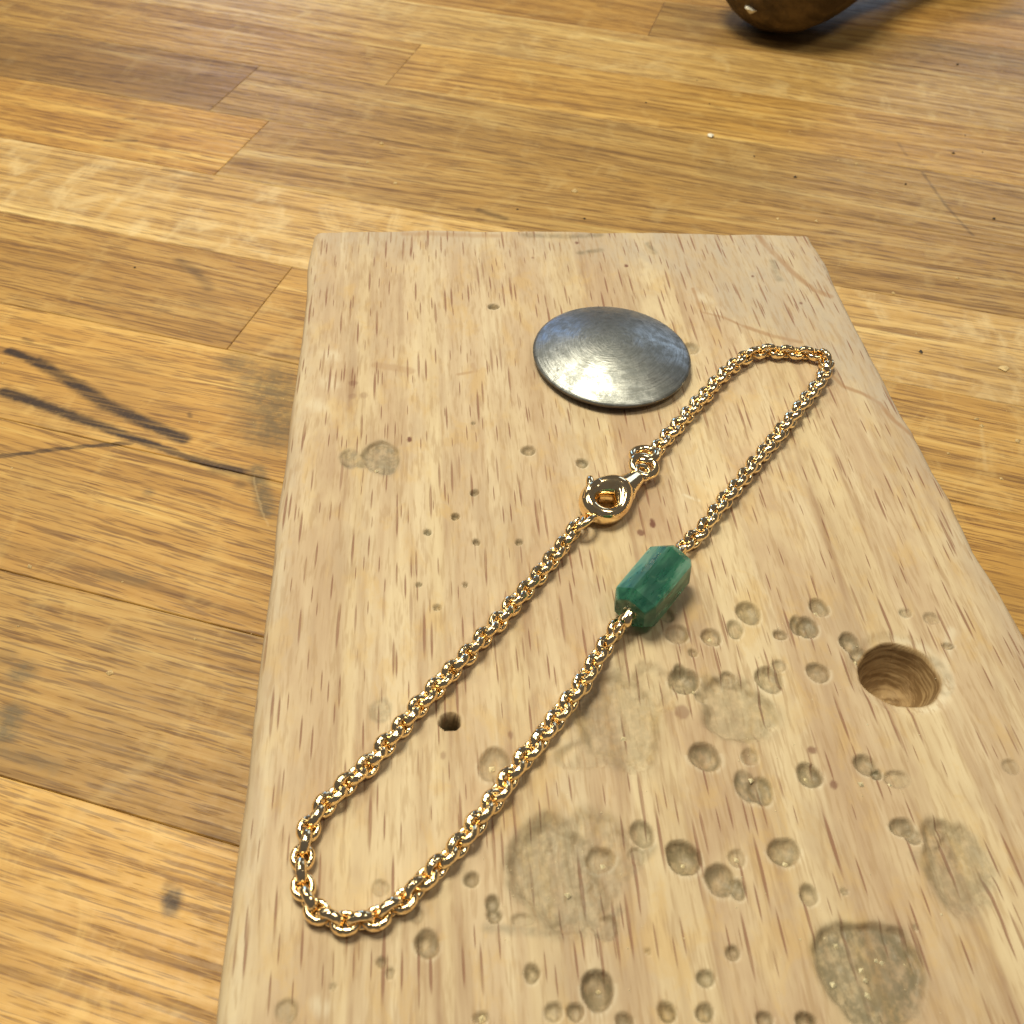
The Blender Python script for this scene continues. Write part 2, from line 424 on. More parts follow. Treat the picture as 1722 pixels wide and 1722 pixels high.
def lathe(prof, seg=48, axis='x'):
    """prof: (along, radius)"""
    V = []; Fc = []
    for a, r in prof:
        for k in range(seg):
            th = 2 * math.pi * k / seg
            V.append((a, r * math.cos(th), r * math.sin(th)) if axis == 'x' else (r * math.cos(th), r * math.sin(th), a))
    for i in range(len(prof) - 1):
        for k in range(seg):
            k2 = (k + 1) % seg
            Fc.append((i * seg + k, i * seg + k2, (i + 1) * seg + k2, (i + 1) * seg + k))
    Fc.append(tuple(range(seg))[::-1]); Fc.append(tuple((len(prof) - 1) * seg + k for k in range(seg)))
    if axis == 'x': Fc = [f[::-1] for f in Fc]
    return V, Fc


def vnoise(x, y, seed):
    """smooth value noise, numpy"""
    r = np.random.default_rng(seed); G = r.random((128, 128))
    xi = np.floor(x).astype(int); yi = np.floor(y).astype(int); fx = x - xi; fy = y - yi
    fx = fx * fx * (3 - 2 * fx); fy = fy * fy * (3 - 2 * fy)
    g0 = G[xi % 128, yi % 128]; g1 = G[(xi + 1) % 128, yi % 128]; g2 = G[xi % 128, (yi + 1) % 128]; g3 = G[(xi + 1) % 128, (yi + 1) % 128]
    return (g0 * (1 - fx) + g1 * fx) * (1 - fy) + (g2 * (1 - fx) + g3 * fx) * fy


def sstep(a, b, x):
    t = np.clip((x - a) / (b - a), 0, 1); return t * t * (3 - 2 * t)


# ------------------------------------------------------------------ worktop of glued staves
UA = np.array([math.cos(AZ), -math.sin(AZ), 0]); VA = np.array([math.sin(AZ), math.cos(AZ), 0])
worktop = empty('worktop', (0, 0, 0)); tag(worktop, 'oiled oak worktop of glued staves with dark pen strokes', None, None, 'structure')
SW = 0.252 * H; V0 = 0.648 * H


def upos(x, y): return float(at(x, y)[:2] @ UA[:2])


uA = (upos(445, 205) + upos(360, 300)) / 2; uB = (upos(700, 80) + upos(650, 145)) / 2; uC = (upos(1115, 5) + upos(1090, 63)) / 2
uD = (upos(485, 455) + upos(385, 585)) / 2; uE = (upos(430, 115) + upos(355, 185)) / 2
UMIN, UMAX = -0.36, 0.40
# colour multipliers; alpha below 1 brings the cross figure in
rows = {
    8: ([uC], [(1.00, .97, .95, 1), (0.80, .80, .84, 1)]),
    7: ([0.33], [(1.14, 1.24, 1.5, .9), (1, 1, 1, 1)]),
    6: ([uB], [(0.93, .93, .9, 1), (1.07, 1.07, 1.03, 1)]),
    5: ([uE], [(0.66, .64, .66, .85), (0.87, .90, 1.0, 1)]),
    4: ([uA], [(1.02, .95, .78, 1), (0.88, .90, .98, 1)]),
    3: ([0.2], [(1.22, 1.32, 1.62, .35), (1.0, .95, .85, 1)]),
    2: ([uD, 0.075], [(0.86, .82, .78, 1), (1.10, 1.10, 1.1, .7), (1.12, 1.15, 1.25, .85)]),
    1: ([0.22], [(1.10, 1.05, .95, 1), (0.95, .93, .9, 1)]),
    0: ([0.045], [(0.98, .93, .82, 1), (0.95, .9, .8, 1)]),
    -1: ([0.25], [(0.88, .85, .78, 1), (1, 1, 1, 1)]),
    -2: ([0.16], [(1.22, 1.18, 1.05, .8), (1, 1, 1, 1)]),
    9: ([-0.06, 0.2], [(0.95, .95, .95, 1), (1.05, 1.0, .95, 1), (.9, .9, .95, 1)]),
}
stave_n = 0


def add_stave(u0, u1, k, tint):
    gx = 0.00003; L = u1 - u0 - 2 * gx; w = SW - 2 * gx; d = 0.028; b = 0.00011
    hx, hy = L / 2, w / 2; V = []
    for (ix, iy, z) in ((0, 0, -d), (0, 0, -b), (b, b, 0.0)):
        for sx, sy in ((-1, -1), (1, -1), (1, 1), (-1, 1)): V.append((sx * (hx - ix), sy * (hy - iy), z))
    F = [(3, 2, 1, 0), (8, 9, 10, 11)]
    for lv in (0, 4):
        for i in range(4):
            j = (i + 1) % 4; F.append((lv + i, lv + j, lv + 4 + j, lv + 4 + i))
    o = mesh('stave', V, F, OAK, worktop, smooth=False)
    cu = (u0 + u1) / 2; cv = V0 + (k + 0.5) * SW
    p = UA * cu + VA * cv
    o.location = (p[0], p[1], random.uniform(-0.00002, 0.00001)); o.rotation_euler = (0, 0, -AZ); o.color = tint


for k in range(-5, 13):
    if k in rows: js, tints = rows[k]
    else:
        js = [random.uniform(-.2, .0), random.uniform(.12, .3)]; tints = [(v, v, v, 1) for v in (random.uniform(.85, 1.15) for _ in range(3))]
    ed = [UMIN + random.uniform(0, .0)] + list(js) + [UMAX]
    for i in range(len(ed) - 1): add_stave(ed[i], ed[i + 1], k, tints[i])

# ------------------------------------------------------------------ the beech board (bench pin)
Pfl = at(525, 388, TOP); Pnl = at(360, 1722, TOP)
BY = (Pfl - Pnl)[:2]; BY /= np.linalg.norm(BY); BX = np.array([BY[1], -BY[0]])
BANG = math.atan2(BX[1], BX[0])


def bl(x, y, z=TOP):
    """photo pixel -> board coordinates (x right, y away), origin far left corner"""
    d = at(x, y, z)[:2] - Pfl[:2]
    return np.array([d @ BX, d @ BY])


redge = np.array([bl(*q) for q in [(1364, 399), (1385, 430), (1402, 470), (1440, 545), (1480, 622), (1515, 690), (1543, 736), (1552, 752), (1572, 792), (1600, 838), (1640, 925), (1682, 992), (1722, 1062)]])
redge = redge[np.argsort(redge[:, 1])]
YN = bl(861, 1722)[1] - 0.030          # near end, out of the frame
# continue the right edge towards the camera
sl = (redge[0, 0] - redge[3, 0]) / (redge[0, 1] - redge[3, 1])
far_y = np.array([bl(*q) for q in [(525, 388), (700, 385), (900, 386), (1100, 389), (1250, 391), (1340, 393)]])
NX, NY = 470, 860
tx = np.linspace(0, 1, NX); ty = np.linspace(0, 1, NY)
# rows are packed evenly in y, between the near end and the far edge at that x
yr = np.linspace(YN, 0.0, NY)
right = np.interp(yr, np.r_[YN, redge[:, 1]], np.r_[redge[0, 0] + 0.0004, redge[:, 0]])
left = np.zeros(NY) + (vnoise(yr * 120, yr * 0 + .5, 5) - .5) * 0.0005
right = right + (vnoise(yr * 420, yr * 0 + 3.5, 6) - .5) * 0.0002
X = left[:, None] + (right - left)[:, None] * tx[None, :]
Y = np.repeat(yr[:, None], NX, 1)
# far edge is not square: shear the last part so that it follows the traced far edge
fe = np.interp(X, far_y[:, 0], far_y[:, 1])
blend = np.clip((Y + 0.03) / 0.03, 0, 1)
Y = Y + fe * blend
fy_n = (vnoise(X * 300, X * 0 + 9.5, 8) - .5) * 0.0003 * blend
Y = Y + fy_n
Z = np.zeros_like(X)
dirt = np.zeros_like(X); red = np.zeros_like(X); bore = np.zeros_like(X); pale = np.zeros_like(X)
# rounded worn arrises
dl = X - left[:, None]; dr = right[:, None] - X; df = (fe + fy_n) - Y


def arris(d, r):
    q = np.clip(1 - d / r, 0, 1); return -r * (1 - np.sqrt(np.clip(1 - q * q * .98, 0, 1)))


Z += arris(dl, 0.0013) + arris(dr, 0.0010) + arris(df, 0.0008)
Z += (vnoise(X * 160, Y * 40, 11) - .5) * 0.00022 + (vnoise(X * 700, Y * 110, 12) - .5) * 0.00006
wobl = (vnoise(X * 420, Y * 420, 23) - .5) + .5 * (vnoise(X * 1100, Y * 1100, 24) - .5)
wob = (vnoise(X * 1500, Y * 1500, 21) - .5) + 0.5 * (vnoise(X * 3400, Y * 3400, 22) - .5)

# pits left by burrs and drills: photo x, y, radius px (x), depth factor, dirt, aspect (y/x), rotation deg
pits = [
    (830, 516, 9, .7, .85, .8), (889, 757, 12, .45, .7, .9), (979, 778, 11, .5, .75, .9), (798, 829, 7, .8, .85, 1), (766, 869, 7, .8, .85, 1), (796, 712, 3.5, .8, .9, 1),
    (588, 771, 19, .10, .58, 1.15), (640, 769, 35, .10, .66, 0.98), (612, 774, 18, .09, .55, 1.1), (719, 895, 6.5, .8, .85, 1), (801, 912, 6.5, .8, .85, 1), (873, 912, 6.5, .8, .7, 1), (704, 983, 5, .8, .75, 1),
    (782, 983, 5, .8, .6, 1), (735, 1021, 7, .7, .75, .8), (832, 1286, 26, .35, .4, 1.1), (1161, 585, 15, .4, .5, 1.0),
    (1138, 1066, 20, .30, .55, .9), (1196, 1071, 17, .4, .55, .9), (1259, 1031, 21, .35, .65, 1.0), (1236, 1059, 14, .4, .7, 1.2), (1343, 1052, 15, .4, .7, 1.2), (1312, 1068, 12, .4, .6, .8),
    (1150, 1145, 24, .45, .75, 1.0), (1143, 1126, 10, .5, .75, 1), (1178, 1172, 10, .4, .5, 1), (1294, 1143, 24, .35, .65, 1.0), (1240, 1194, 66, .13, .42, 1.0), (1038, 1205, 84, .12, .36, 1.0),
    (1101, 1155, 42, .10, .22, 1.1), (1185, 1272, 28, .38, .68, .9), (1261, 1272, 15, .3, .5, 1), (1255, 1322, 20, .3, .75, 1.3), (1280, 1330, 20, .3, .72, 1.2), (1224, 1138, 13, .4, .6, .8), (1205, 1148, 10, .4, .5, 1),
    (1378, 1021, 16, .45, .6, 1.1), (1359, 1055, 18, .4, .75, 1.1), (1430, 1080, 18, .5, .7, 1.1), (1447, 1100, 16, .5, .6, 1.0), (1376, 1131, 19, .4, .62, 1), (1523, 1031, 10, .3, .6, .9), (1566, 1040, 15, .2, .3, .8),
    (1594, 1087, 10, .3, .7, .6), (1361, 1304, 21, .45, .72, 1.0), (1455, 1286, 20, .35, .6, .9), (1474, 1302, 10, .6, .95, 1), (1508, 1310, 24, .15, .3, .7),
    (793, 1480, 13, .5, .6, 1), (828, 1520, 12, .55, .7, 1.1), (831, 1541, 12, .5, .7, 1), (940, 1470, 92, .10, .50, 1.0), (1005, 1440, 70, .07, .32, 1.2), (1011, 1443, 23, .38, .5, .9), (1080, 1402, 22, .38, .6, 1.0),
    (1070, 1440, 17, .2, .45, .9), (925, 1414, 12, .3, .6, 1), (1018, 1560, 26, .16, .45, .8), (880, 1548, 22, .12, .35, .5), (960, 1556, 30, .10, .4, .4),
    (894, 1638, 14, .55, .7, 1), (1005, 1664, 29, .55, .72, 1.0), (931, 1703, 15, .4, .55, 1), (967, 1703, 14, .55, .65, 1), (809, 1712, 13, .4, .5, .7), (1122, 1703, 15, .55, .65, 1.1), (1050, 1718, 14, .55, .7, 1),
    (1149, 1441, 29, .52, .75, 1.0), (1239, 1443, 15, .3, .35, .9), (1211, 1480, 26, .42, .66, 1.0), (1240, 1496, 15, .4, .7, 1.1), (1318, 1433, 26, .40, .70, .9), (1360, 1505, 15, .45, .65, 1.1), (1232, 1603, 12, .5, .6, 1),
    (1187, 1646, 15, .5, .65, .9), (1185, 1704, 15, .55, .68, 1.0), (1286, 1716, 14, .45, .6, 1), (1355, 1718, 17, .6, .85, .9), (1517, 1391, 20, .35, .65, .8), (1535, 1406, 14, .35, .65, 1),
    (1612, 1455, 66, .10, .46, 1.1), (1595, 1420, 38, .08, .30, 1.4), (1463, 1634, 84, .085, .78, 1.08), (718, 1588, 22, .40, .58, 1.0), (712, 1583, 12, .5, .6, .9), (641, 1619, 9, .4, .6, 1), (655, 1637, 8, .4, .6, 1),
    (482, 1702, 21, .14, .45, .9), (640, 1494, 14, .15, .35, 1), (1120, 1035, 14, .25, .45, 1), (700, 1540, 14, .08, .3, 1), (1700, 1290, 14, .2, .3, 1), (640, 1195, 20, .05, .40, 1.2), (1165, 1098, 8, .4, .5, 1),
    (1310, 1120, 12, .3, .5, 1), (990, 1270, 60, .05, .25, .5), (1580, 1135, 20, .1, .3, 2.0), (1420, 1500, 6, .5, .6, 1), (560, 1660, 6, .3, .4, 1), (1090, 1600, 5, .5, .5, 1), (1540, 1560, 5, .5, .5, 1),
    # beyond the frame, towards the near end
    (900, 1800, 16, .5, .65, 1), (1020, 1830, 22, .5, .7, 1), (1200, 1815, 18, .5, .7, 1), (1340, 1850, 40, .2, .6, 1), (700, 1830, 16, .4, .6, 1),
]
for (px, py, r, dep, dt, asp) in pits:
    c = bl(px, py); R = r / pxm(px, py, TOP)
    dx = (X - c[0]) / R; dy = (Y - c[1]) / (R * asp * 1.12)
    near = (np.abs(dx) < 1.7) & (np.abs(dy) < 1.7)
    if not near.any(): continue
    a = dx[near]; b = dy[near]; wn = wobl[near] * (0.34 if R > .0018 else 0.22)
    ph = px * .37 + py * .11
    ang = np.arctan2(b, a); kk = 1.0 if R > .0018 else .6
    d = np.sqrt(a * a + b * b) * (1 + kk * (.09 * np.sin(2 * ang + ph) + .05 * np.sin(3 * ang + 2 * ph) + .02 * np.sin(5 * ang + 3 * ph))) + wn * .5
    pit = np.sqrt(np.clip(1 - d * d, 0, 1)) if dep > .25 else sstep(1.02, (.84 if dt > .6 else .66), d)
    zz = -dep * R * 1.55 * pit
    zz += pit * wob[near] * (R * .035 if R > .0028 else .00016)
    Z[near] = np.where(zz < 0, Z[near] * (1 - .3 * pit) + zz, Z[near])
    ed = dt * sstep(1.16, .74, d) * (0.80 + .2 * sstep(.35, .9, d))
    dirt[near] = np.maximum(dirt[near], ed)
    if dep > .28:                       # slightly paler lip on the near side only
        lip = np.exp(-((d - 1.12) / .14) ** 2) * .35 * (b < .2)
        pale[near] = np.maximum(pale[near], lip)


def drill(px, py, r, depth, power, asp=1.0, dt=0.0):
    c = bl(px, py); R = r / pxm(px, py, TOP)
    dx = (X - c[0]) / R; dy = (Y - c[1]) / (R * asp)
    ang = np.arctan2(dy, dx)
    d = np.sqrt(dx * dx + dy * dy) * (1 + .02 * np.sin(3 * ang + 1) + .015 * np.sin(7 * ang))
    h = np.where(d < 1, -depth * (1 - np.clip(d, 0, 1) ** power), 0)
    if depth > .004:
        h = h + np.where(d < .97, np.sin(d * 17 + ang * 1.0 + 3 * np.sin(ang * 2) + wob * 3) * 0.00007 + (wob * 0.00018), 0)
        Z[:] = np.where(d < 1.35, Z - 0.00035 * sstep(1.35, 1.0, d), Z)
        pale[:] = np.maximum(pale, np.exp(-((d - 1.12) / .10) ** 2) * .55 * (dx > .1))
    Z[:] = np.where(d < 1, np.minimum(Z, h), Z)
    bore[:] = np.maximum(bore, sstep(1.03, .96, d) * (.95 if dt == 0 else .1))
    dirt[:] = np.maximum(dirt, dt * sstep(1.05, .9, d))


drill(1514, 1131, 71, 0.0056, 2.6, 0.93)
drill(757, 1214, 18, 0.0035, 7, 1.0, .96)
# stains (photo x, y, radius px, strength): dark reddish spots and ink specks
for (px, py, r, s, asp) in [(594, 644, 8, .35, .8), (592, 666, 7, .25, .9), (612, 665, 7, .25, .9), (688, 739, 4, .9, 1.2), (1097, 880, 5, .9, 1.8), (1077, 896, 7, .75, .8), (1147, 1199, 13, .45, .9), (1365, 1261, 9, .65, .6), (1402, 1320, 6, .65, 1),
                       (970, 408, 3, .7, 1), (1053, 446, 3.5, .85, 1), (1266, 464, 3, .8, 1), (896, 433, 2.5, .6, 1), (1347, 510, 3, .7, 1), (858, 1237, 4, .5, 1.5), (1465, 1685, 9, .3, 1), (745, 1272, 5, .4, 1.4)]:
    c = bl(px, py); R = r / pxm(px, py, TOP)
    d = np.sqrt(((X - c[0]) / R) ** 2 + ((Y - c[1]) / (R * asp * 1.3)) ** 2) + wob * .5
    red = np.maximum(red, s * sstep(1.2, .7, d))
# orange-brown smear on the left, pale scuffs, grey smudges
def smear(arr, pts, r, s, soft=.5, w=.35):
    P = np.array([bl(*q) for q in pts]); R = r / pxm(*pts[0], TOP); best = np.full(X.shape, 9.)
    for a, b in zip(P[:-1], P[1:]):
        ba = b - a; h = np.clip(((X - a[0]) * ba[0] + (Y - a[1]) * ba[1]) / (ba @ ba + 1e-12), 0, 1)
        best = np.minimum(best, np.hypot(X - a[0] - ba[0] * h, Y - a[1] - ba[1] * h) / R)
    best = best + wob * w
    return np.maximum(arr, s * sstep(1 + soft, 1 - soft, best))


tide = np.zeros_like(X)
tide = smear(tide, [(1165, 485), (1180, 525), (1215, 533), (1250, 548)], 2.6, .8)
tide = smear(tide, [(1250, 548), (1300, 565), (1345, 575)], 4.5, .75)
tide = smear(tide, [(1395, 628), (1418, 650), (1450, 662), (1478, 678), (1500, 705), (1530, 730), (1550, 745)], 4.0, .85)
tide = smear(tide, [(1275, 398), (1300, 425), (1340, 465), (1370, 488), (1395, 498)], 5.5, .8)
tide = smear(tide, [(632, 614), (660, 618), (690, 624)], 8, .50)
tide = smear(tide, [(770, 630), (800, 625), (795, 612)], 3, .55)
tide = smear(tide, [(900, 920), (895, 950)], 9, .3, .8)
tide = smear(tide, [(680, 393), (760, 395), (840, 396)], 6, .55, .8)
dirt = smear(dirt, [(975, 425), (1010, 420)], 5, .5, .8)
dirt = smear(dirt, [(880, 395), (960, 398), (1010, 394)], 6, .45, .8)
dirt = smear(dirt, [(1090, 410), (1100, 425)], 5, .4, .8)
dirt = smear(dirt, [(1300, 440), (1310, 470)], 6, .35, .8)
dirt = smear(dirt, [(820, 1560), (920, 1570), (1010, 1555), (1040, 1530)], 8, .42, .8)
dirt = smear(dirt, [(1010, 1530), (1060, 1465), (1095, 1425)], 9, .40, .8)
dirt = smear(dirt, [(1000, 1275), (1060, 1265), (1090, 1240)], 12, .25, .9)
dirt = smear(dirt, [(1080, 1060), (1120, 1030), (1150, 1010)], 10, .30, .9)
dirt = smear(dirt, [(970, 1250), (1010, 1160), (1060, 1090)], 14, .22, .9)
dirt = smear(dirt, [(1540, 1440), (1590, 1500), (1660, 1515)], 9, .40, .8)
pale = smear(pale, [(1150, 832), (1175, 842)], 3, .7, .6)
pale = smear(pale, [(1600, 1060), (1590, 1110), (1600, 1150)], 7, .55, .8)
for q in [(550, 640), (552, 595), (530, 680), (535, 1690), (1180, 500), (1195, 520)]: pale = smear(pale, [q, (q[0] + 8, q[1] + 6)], 12, .5, .9)
# weathered grey beyond the tide line and along the far edge
bnd = np.array([bl(*q) for q in [(525, 420), (850, 430), (1100, 455), (1170, 500), (1250, 545), (1345, 575), (1400, 632), (1450, 662), (1500, 705), (1550, 745)]])
by_ = np.interp(X, bnd[:, 0], bnd[:, 1])
grey = sstep(-.004, .006, Y - by_ + wob * .003) * np.interp(X, [0, .03, .05, .08], [.55, .5, .8, 1.0]) + .30 * sstep(-.06, .0, Y) * (vnoise(X * 130, Y * 60, 44))
grey = np.clip(np.maximum(grey, .40 * sstep(.003, .0006, dl + wob * .0012)), 0, 1)
grey = np.clip(np.maximum(grey, .5 * sstep(.0045, .0008, dr)), 0, 1)

Z += TOP
nv = NX * NY
idx = np.arange(nv).reshape(NY, NX)
verts = np.stack([X, Y, Z], -1).reshape(-1, 3)
quads = np.stack([idx[:-1, :-1], idx[:-1, 1:], idx[1:, 1:], idx[1:, :-1]], -1).reshape(-1, 4)
rim = np.concatenate([idx[0, :], idx[1:, -1], idx[-1, -2::-1], idx[-2:0:-1, 0]])
low = verts[rim].copy(); low[:, 2] = 0.00005
verts = np.concatenate([verts, low]); nr = len(rim); li = nv + np.arange(nr)
side = np.stack([rim, li, np.roll(li, -1), np.roll(rim, -1)], -1)
quads = np.concatenate([quads, side])
me = bpy.data.meshes.new('bench_pin')
me.vertices.add(len(verts)); me.vertices.foreach_set('co', verts.astype(np.float32).ravel())
me.loops.add(quads.size); me.loops.foreach_set('vertex_index', quads.astype(np.int32).ravel())
me.polygons.add(len(quads)); me.polygons.foreach_set('loop_start', np.arange(0, quads.size, 4, dtype=np.int32))
me.polygons.foreach_set('loop_total', np.full(len(quads), 4, dtype=np.int32))
me.update(calc_edges=True)
sm = np.ones(len(quads), dtype=bool); sm[-nr:] = False
me.polygons.foreach_set('use_smooth', sm)
for nm, arr in (('dirt', dirt), ('red', red), ('bore', bore), ('tide', tide), ('grey', grey), ('pale', pale)):
    a = me.attributes.new(nm, 'FLOAT', 'POINT')
    a.data.foreach_set('value', np.concatenate([np.clip(arr, 0, 1).ravel(), np.zeros(nr)]).astype(np.float32))
me.materials.append(BEECH); me.validate()
pin = bpy.data.objects.new('bench_pin', me); C.objects.link(pin)
pin.location = (Pfl[0], Pfl[1], 0); pin.rotation_euler = (0, 0, BANG)
tag(pin, 'pale beech bench pin board with drill pits, a wide hole and grimy dents', 'bench pin')

# ------------------------------------------------------------------ domed steel disc
dz = TOP + 0.0010
outl = [(182, 440), (330, 262), (500, 185), (700, 158), (930, 190), (1130, 280), (1270, 410), (1338, 600), (1300, 710), (1150, 825), (1000, 872), (830, 888), (640, 862), (480, 800), (330, 690), (215, 545)]
P = np.array([at(850 + a / 4.305, 480 + b / 4.305, dz)[:2] for a, b in outl])
c0 = P.mean(0)
for _ in range(3):
    Q = P - c0
    A = np.stack([Q[:, 0] ** 2, Q[:, 0] * Q[:, 1], Q[:, 1] ** 2, Q[:, 0], Q[:, 1]], 1)
    k = np.linalg.lstsq(A, np.ones(len(Q)), rcond=None)[0]
    M2 = np.array([[k[0], k[1] / 2], [k[1] / 2, k[2]]]); sh = np.linalg.solve(2 * M2, -k[3:]); c0 = c0 + sh
s0 = 1 + sh @ M2 @ sh
ev, evec = np.linalg.eigh(M2 / s0)
ra, rb = 1 / math.sqrt(ev[0]), 1 / math.sqrt(ev[1]); dang = math.atan2(evec[1, 0], evec[0, 0])
print('disc semi axes', ra, rb, math.degrees(dang))
NR, NS = 26, 96; V = [(0, 0, 0.0035)]; F = []
prof = []
for i in range(1, NR + 1):
    t = i / NR; prof.append((t, 0.0011 + 0.0024 * (1 - t ** 2.1)))
prof += [(1.004, 0.00098), (0.998, 0.0007), (0.975, 0.0004), (0.92, 0.00015), (0.88, 0.0001)]
for t, z in prof:
    for k in range(NS):
        th = 2 * math.pi * k / NS
        V.append((ra * t * math.cos(th), rb * t * math.sin(th), z))
for k in range(NS): F.append((0, 1 + k, 1 + (k + 1) % NS))
for i in range(len(prof) - 1):
    for k in range(NS):
        k2 = (k + 1) % NS; a = 1 + i * NS; F.append((a + k, a + NS + k, a + NS + k2, a + k2))
F.append(tuple(1 + (len(prof) - 1) * NS + k for k in range(NS))[::-1])
disc = mesh('metal_disc', V, F, STEEL)
disc.location = (c0[0], c0[1], TOP + 0.00012); disc.rotation_euler = (math.radians(0.6), math.radians(-0.5), dang)
tag(disc, 'domed grey brushed metal disc lying near the far end of the board', 'disc')

# ------------------------------------------------------------------ bracelet
bz = TOP + 0.00095
br_o = at(900, 1050, TOP)
bracelet = empty('bracelet', br_o)
tag(bracelet, 'gold belcher chain bracelet with green stone bead and lobster clasp on the board', 'bracelet')


def spline(pix, z=bz, step=0.0001):
    P = np.array([at(x, y, z) for x, y in pix]); n = len(P)
    out = []
    for i in range(n - 1):
        p0 = P[max(i - 1, 0)]; p1 = P[i]; p2 = P[i + 1]; p3 = P[min(i + 2, n - 1)]
        for t in np.linspace(0, 1, 40, endpoint=False):
            out.append(.5 * (2 * p1 + (p2 - p0) * t + (2 * p0 - 5 * p1 + 4 * p2 - p3) * t * t + (3 * p1 - p0 - 3 * p2 + p3) * t ** 3))
    out.append(P[-1]); out = np.array(out)
    s = np.r_[0, np.cumsum(np.linalg.norm(np.diff(out, axis=0), axis=1))]
    return out, s


LL, LW, LT = 0.00252, 0.00212, 0.00068
PITCH_L = 0.00123


def link_mesh():
    n = 30; path = []
    for i in range(n):
        th = 2 * math.pi * i / n
        path.append(((LL - LT) / 2 * math.cos(th), (LW - LT) / 2 * math.sin(th), 0))
    V, F = tube(path, LT / 2, 12, True, 1.30)
    me = bpy.data.meshes.new('chain_link'); me.from_pydata([tuple(v) for v in V], [], F)
    me.polygons.foreach_set('use_smooth', [True] * len(F)); me.materials.append(GOLD); me.update()
    return me


LM = link_mesh()


def frame(T, up=(0, 0, 1)):
    T = np.array(T) / np.linalg.norm(T); S = np.cross(up, T); S /= np.linalg.norm(S); N = np.cross(T, S)
    return T, S, N


def place(o, pos, X_, Y_, Z_):
    M = Matrix.Identity(4)
    for i in range(3):
        M[i][0] = X_[i]; M[i][1] = Y_[i]; M[i][2] = Z_[i]; M[i][3] = pos[i] - br_o[i]
    o.parent = bracelet; o.matrix_basis = M


def chain(pix, flat_at=(), start=0.0, phase=0):
    path, s = spline(pix); L = s[-1]; n = int((L - start) / PITCH_L) + 1
    pitch = (L - start) / (n - 1)
    fl = [np.array(at(*q, bz)) for q in flat_at]
    for i in range(n):
        si = start + i * pitch
        pos = np.array([np.interp(si, s, path[:, k]) for k in range(3)])
        a = np.array([np.interp(min(si + .0005, L), s, path[:, k]) for k in range(3)]); b = np.array([np.interp(max(si - .0005, 0), s, path[:, k]) for k in range(3)])
        T, S, N = frame(a - b)
        base = 45 + 5 * math.sin(si * 210 + 1) + random.uniform(-12, 12)
        for q in fl:
            w = math.exp(-(np.linalg.norm(pos - q) / 0.0042) ** 2); base = base * (1 - w) + 3 * w
        th = math.radians(base + 90 * ((i + phase) % 2))
        Yl = math.cos(th) * S + math.sin(th) * N; Zl = np.cross(T, Yl)
        # a link standing on edge rides as high as its own half height
        pos = pos + np.array([0, 0, 0.00022 * abs(math.sin(th)) - .00011 + random.uniform(-.00003, .00003)]) + S * random.uniform(-.00007, .00007)
        o = bpy.data.objects.new('chain_link', LM); C.objects.link(o); place(o, pos, T, Yl, Zl)
    return path


near_path = [(1046, 1046), (1020, 1083), (985, 1140), (958, 1178), (928, 1218), (880, 1277), (830, 1345), (775, 1415), (720, 1473), (668, 1521), (620, 1547), (566, 1548), (522, 1520), (508, 1470),
             (514, 1412), (536, 1366), (575, 1325), (622, 1283), (668, 1231), (730, 1160), (790, 1096), (850, 1031), (905, 968), (945, 918), (972, 882)]
far_path = [(1098, 764), (1125, 732), (1160, 692), (1205, 643), (1243, 607), (1280, 591), (1318, 592), (1352, 595), (1384, 600), (1389, 622), (1372, 650), (1322, 714), (1262, 788), (1212, 850), (1180, 893), (1152, 917)]
chain(near_path, flat_at=[(510, 1478), (650, 1532), (560, 1546)])
chain(far_path, flat_at=[(1290, 590), (1352, 596), (1384, 600)], phase=1)

# the green bead: six-sided barrel with bevelled ends
bzc = TOP + 0.00262
e0 = at(1059, 1031, bzc); e1 = at(1135, 940, bzc)
T, S, N = frame(e1 - e0); bc = (e0 + e1) / 2; BL = np.linalg.norm(e1 - e0); BR = 0.00272
print('bead length', BL)
V = []; F = []
rings = [(-.5, .30), (-.5, .70), (-.485, .76), (-.385, 1.0), (.385, 1.0), (.485, .78), (.5, .72), (.5, .30)]
fac = []
for k in range(6):                     # two points per corner: small bevels along the six edges
    a = math.radians(60 * k + 24 + random.uniform(-4, 4)); fac += [a - .05, a + .05]
ns = len(fac)
for t, r in rings:
    for j, a in enumerate(fac):
        jit = 1 + .025 * math.sin(j * 2.3 + t * 5)
        V.append((t * BL, BR * r * jit * math.cos(a), BR * r * jit * math.sin(a) * .93))
for i in range(len(rings) - 1):
    for k in range(ns):
        k2 = (k + 1) % ns; F.append((i * ns + k, (i + 1) * ns + k, (i + 1) * ns + k2, i * ns + k2))
F = [f[::-1] for f in F]
F.append(tuple(range(ns))[::-1][::-1]); F.append(tuple((len(rings) - 1) * ns + k for k in range(ns))[::-1])
bead = mesh('bead', V, F, EMERALD, smooth=False); place(bead, bc, T, S, N)
bead['label'] = 'cloudy green six-sided stone bead'

# gold wire tubes and loops where the chain meets the bead
def gold(name, V, F, pos, X_, Y_, Z_, parent=None):
    o = mesh(name, V, F, GOLD_SMOOTH); place(o, pos, X_, Y_, Z_); return o


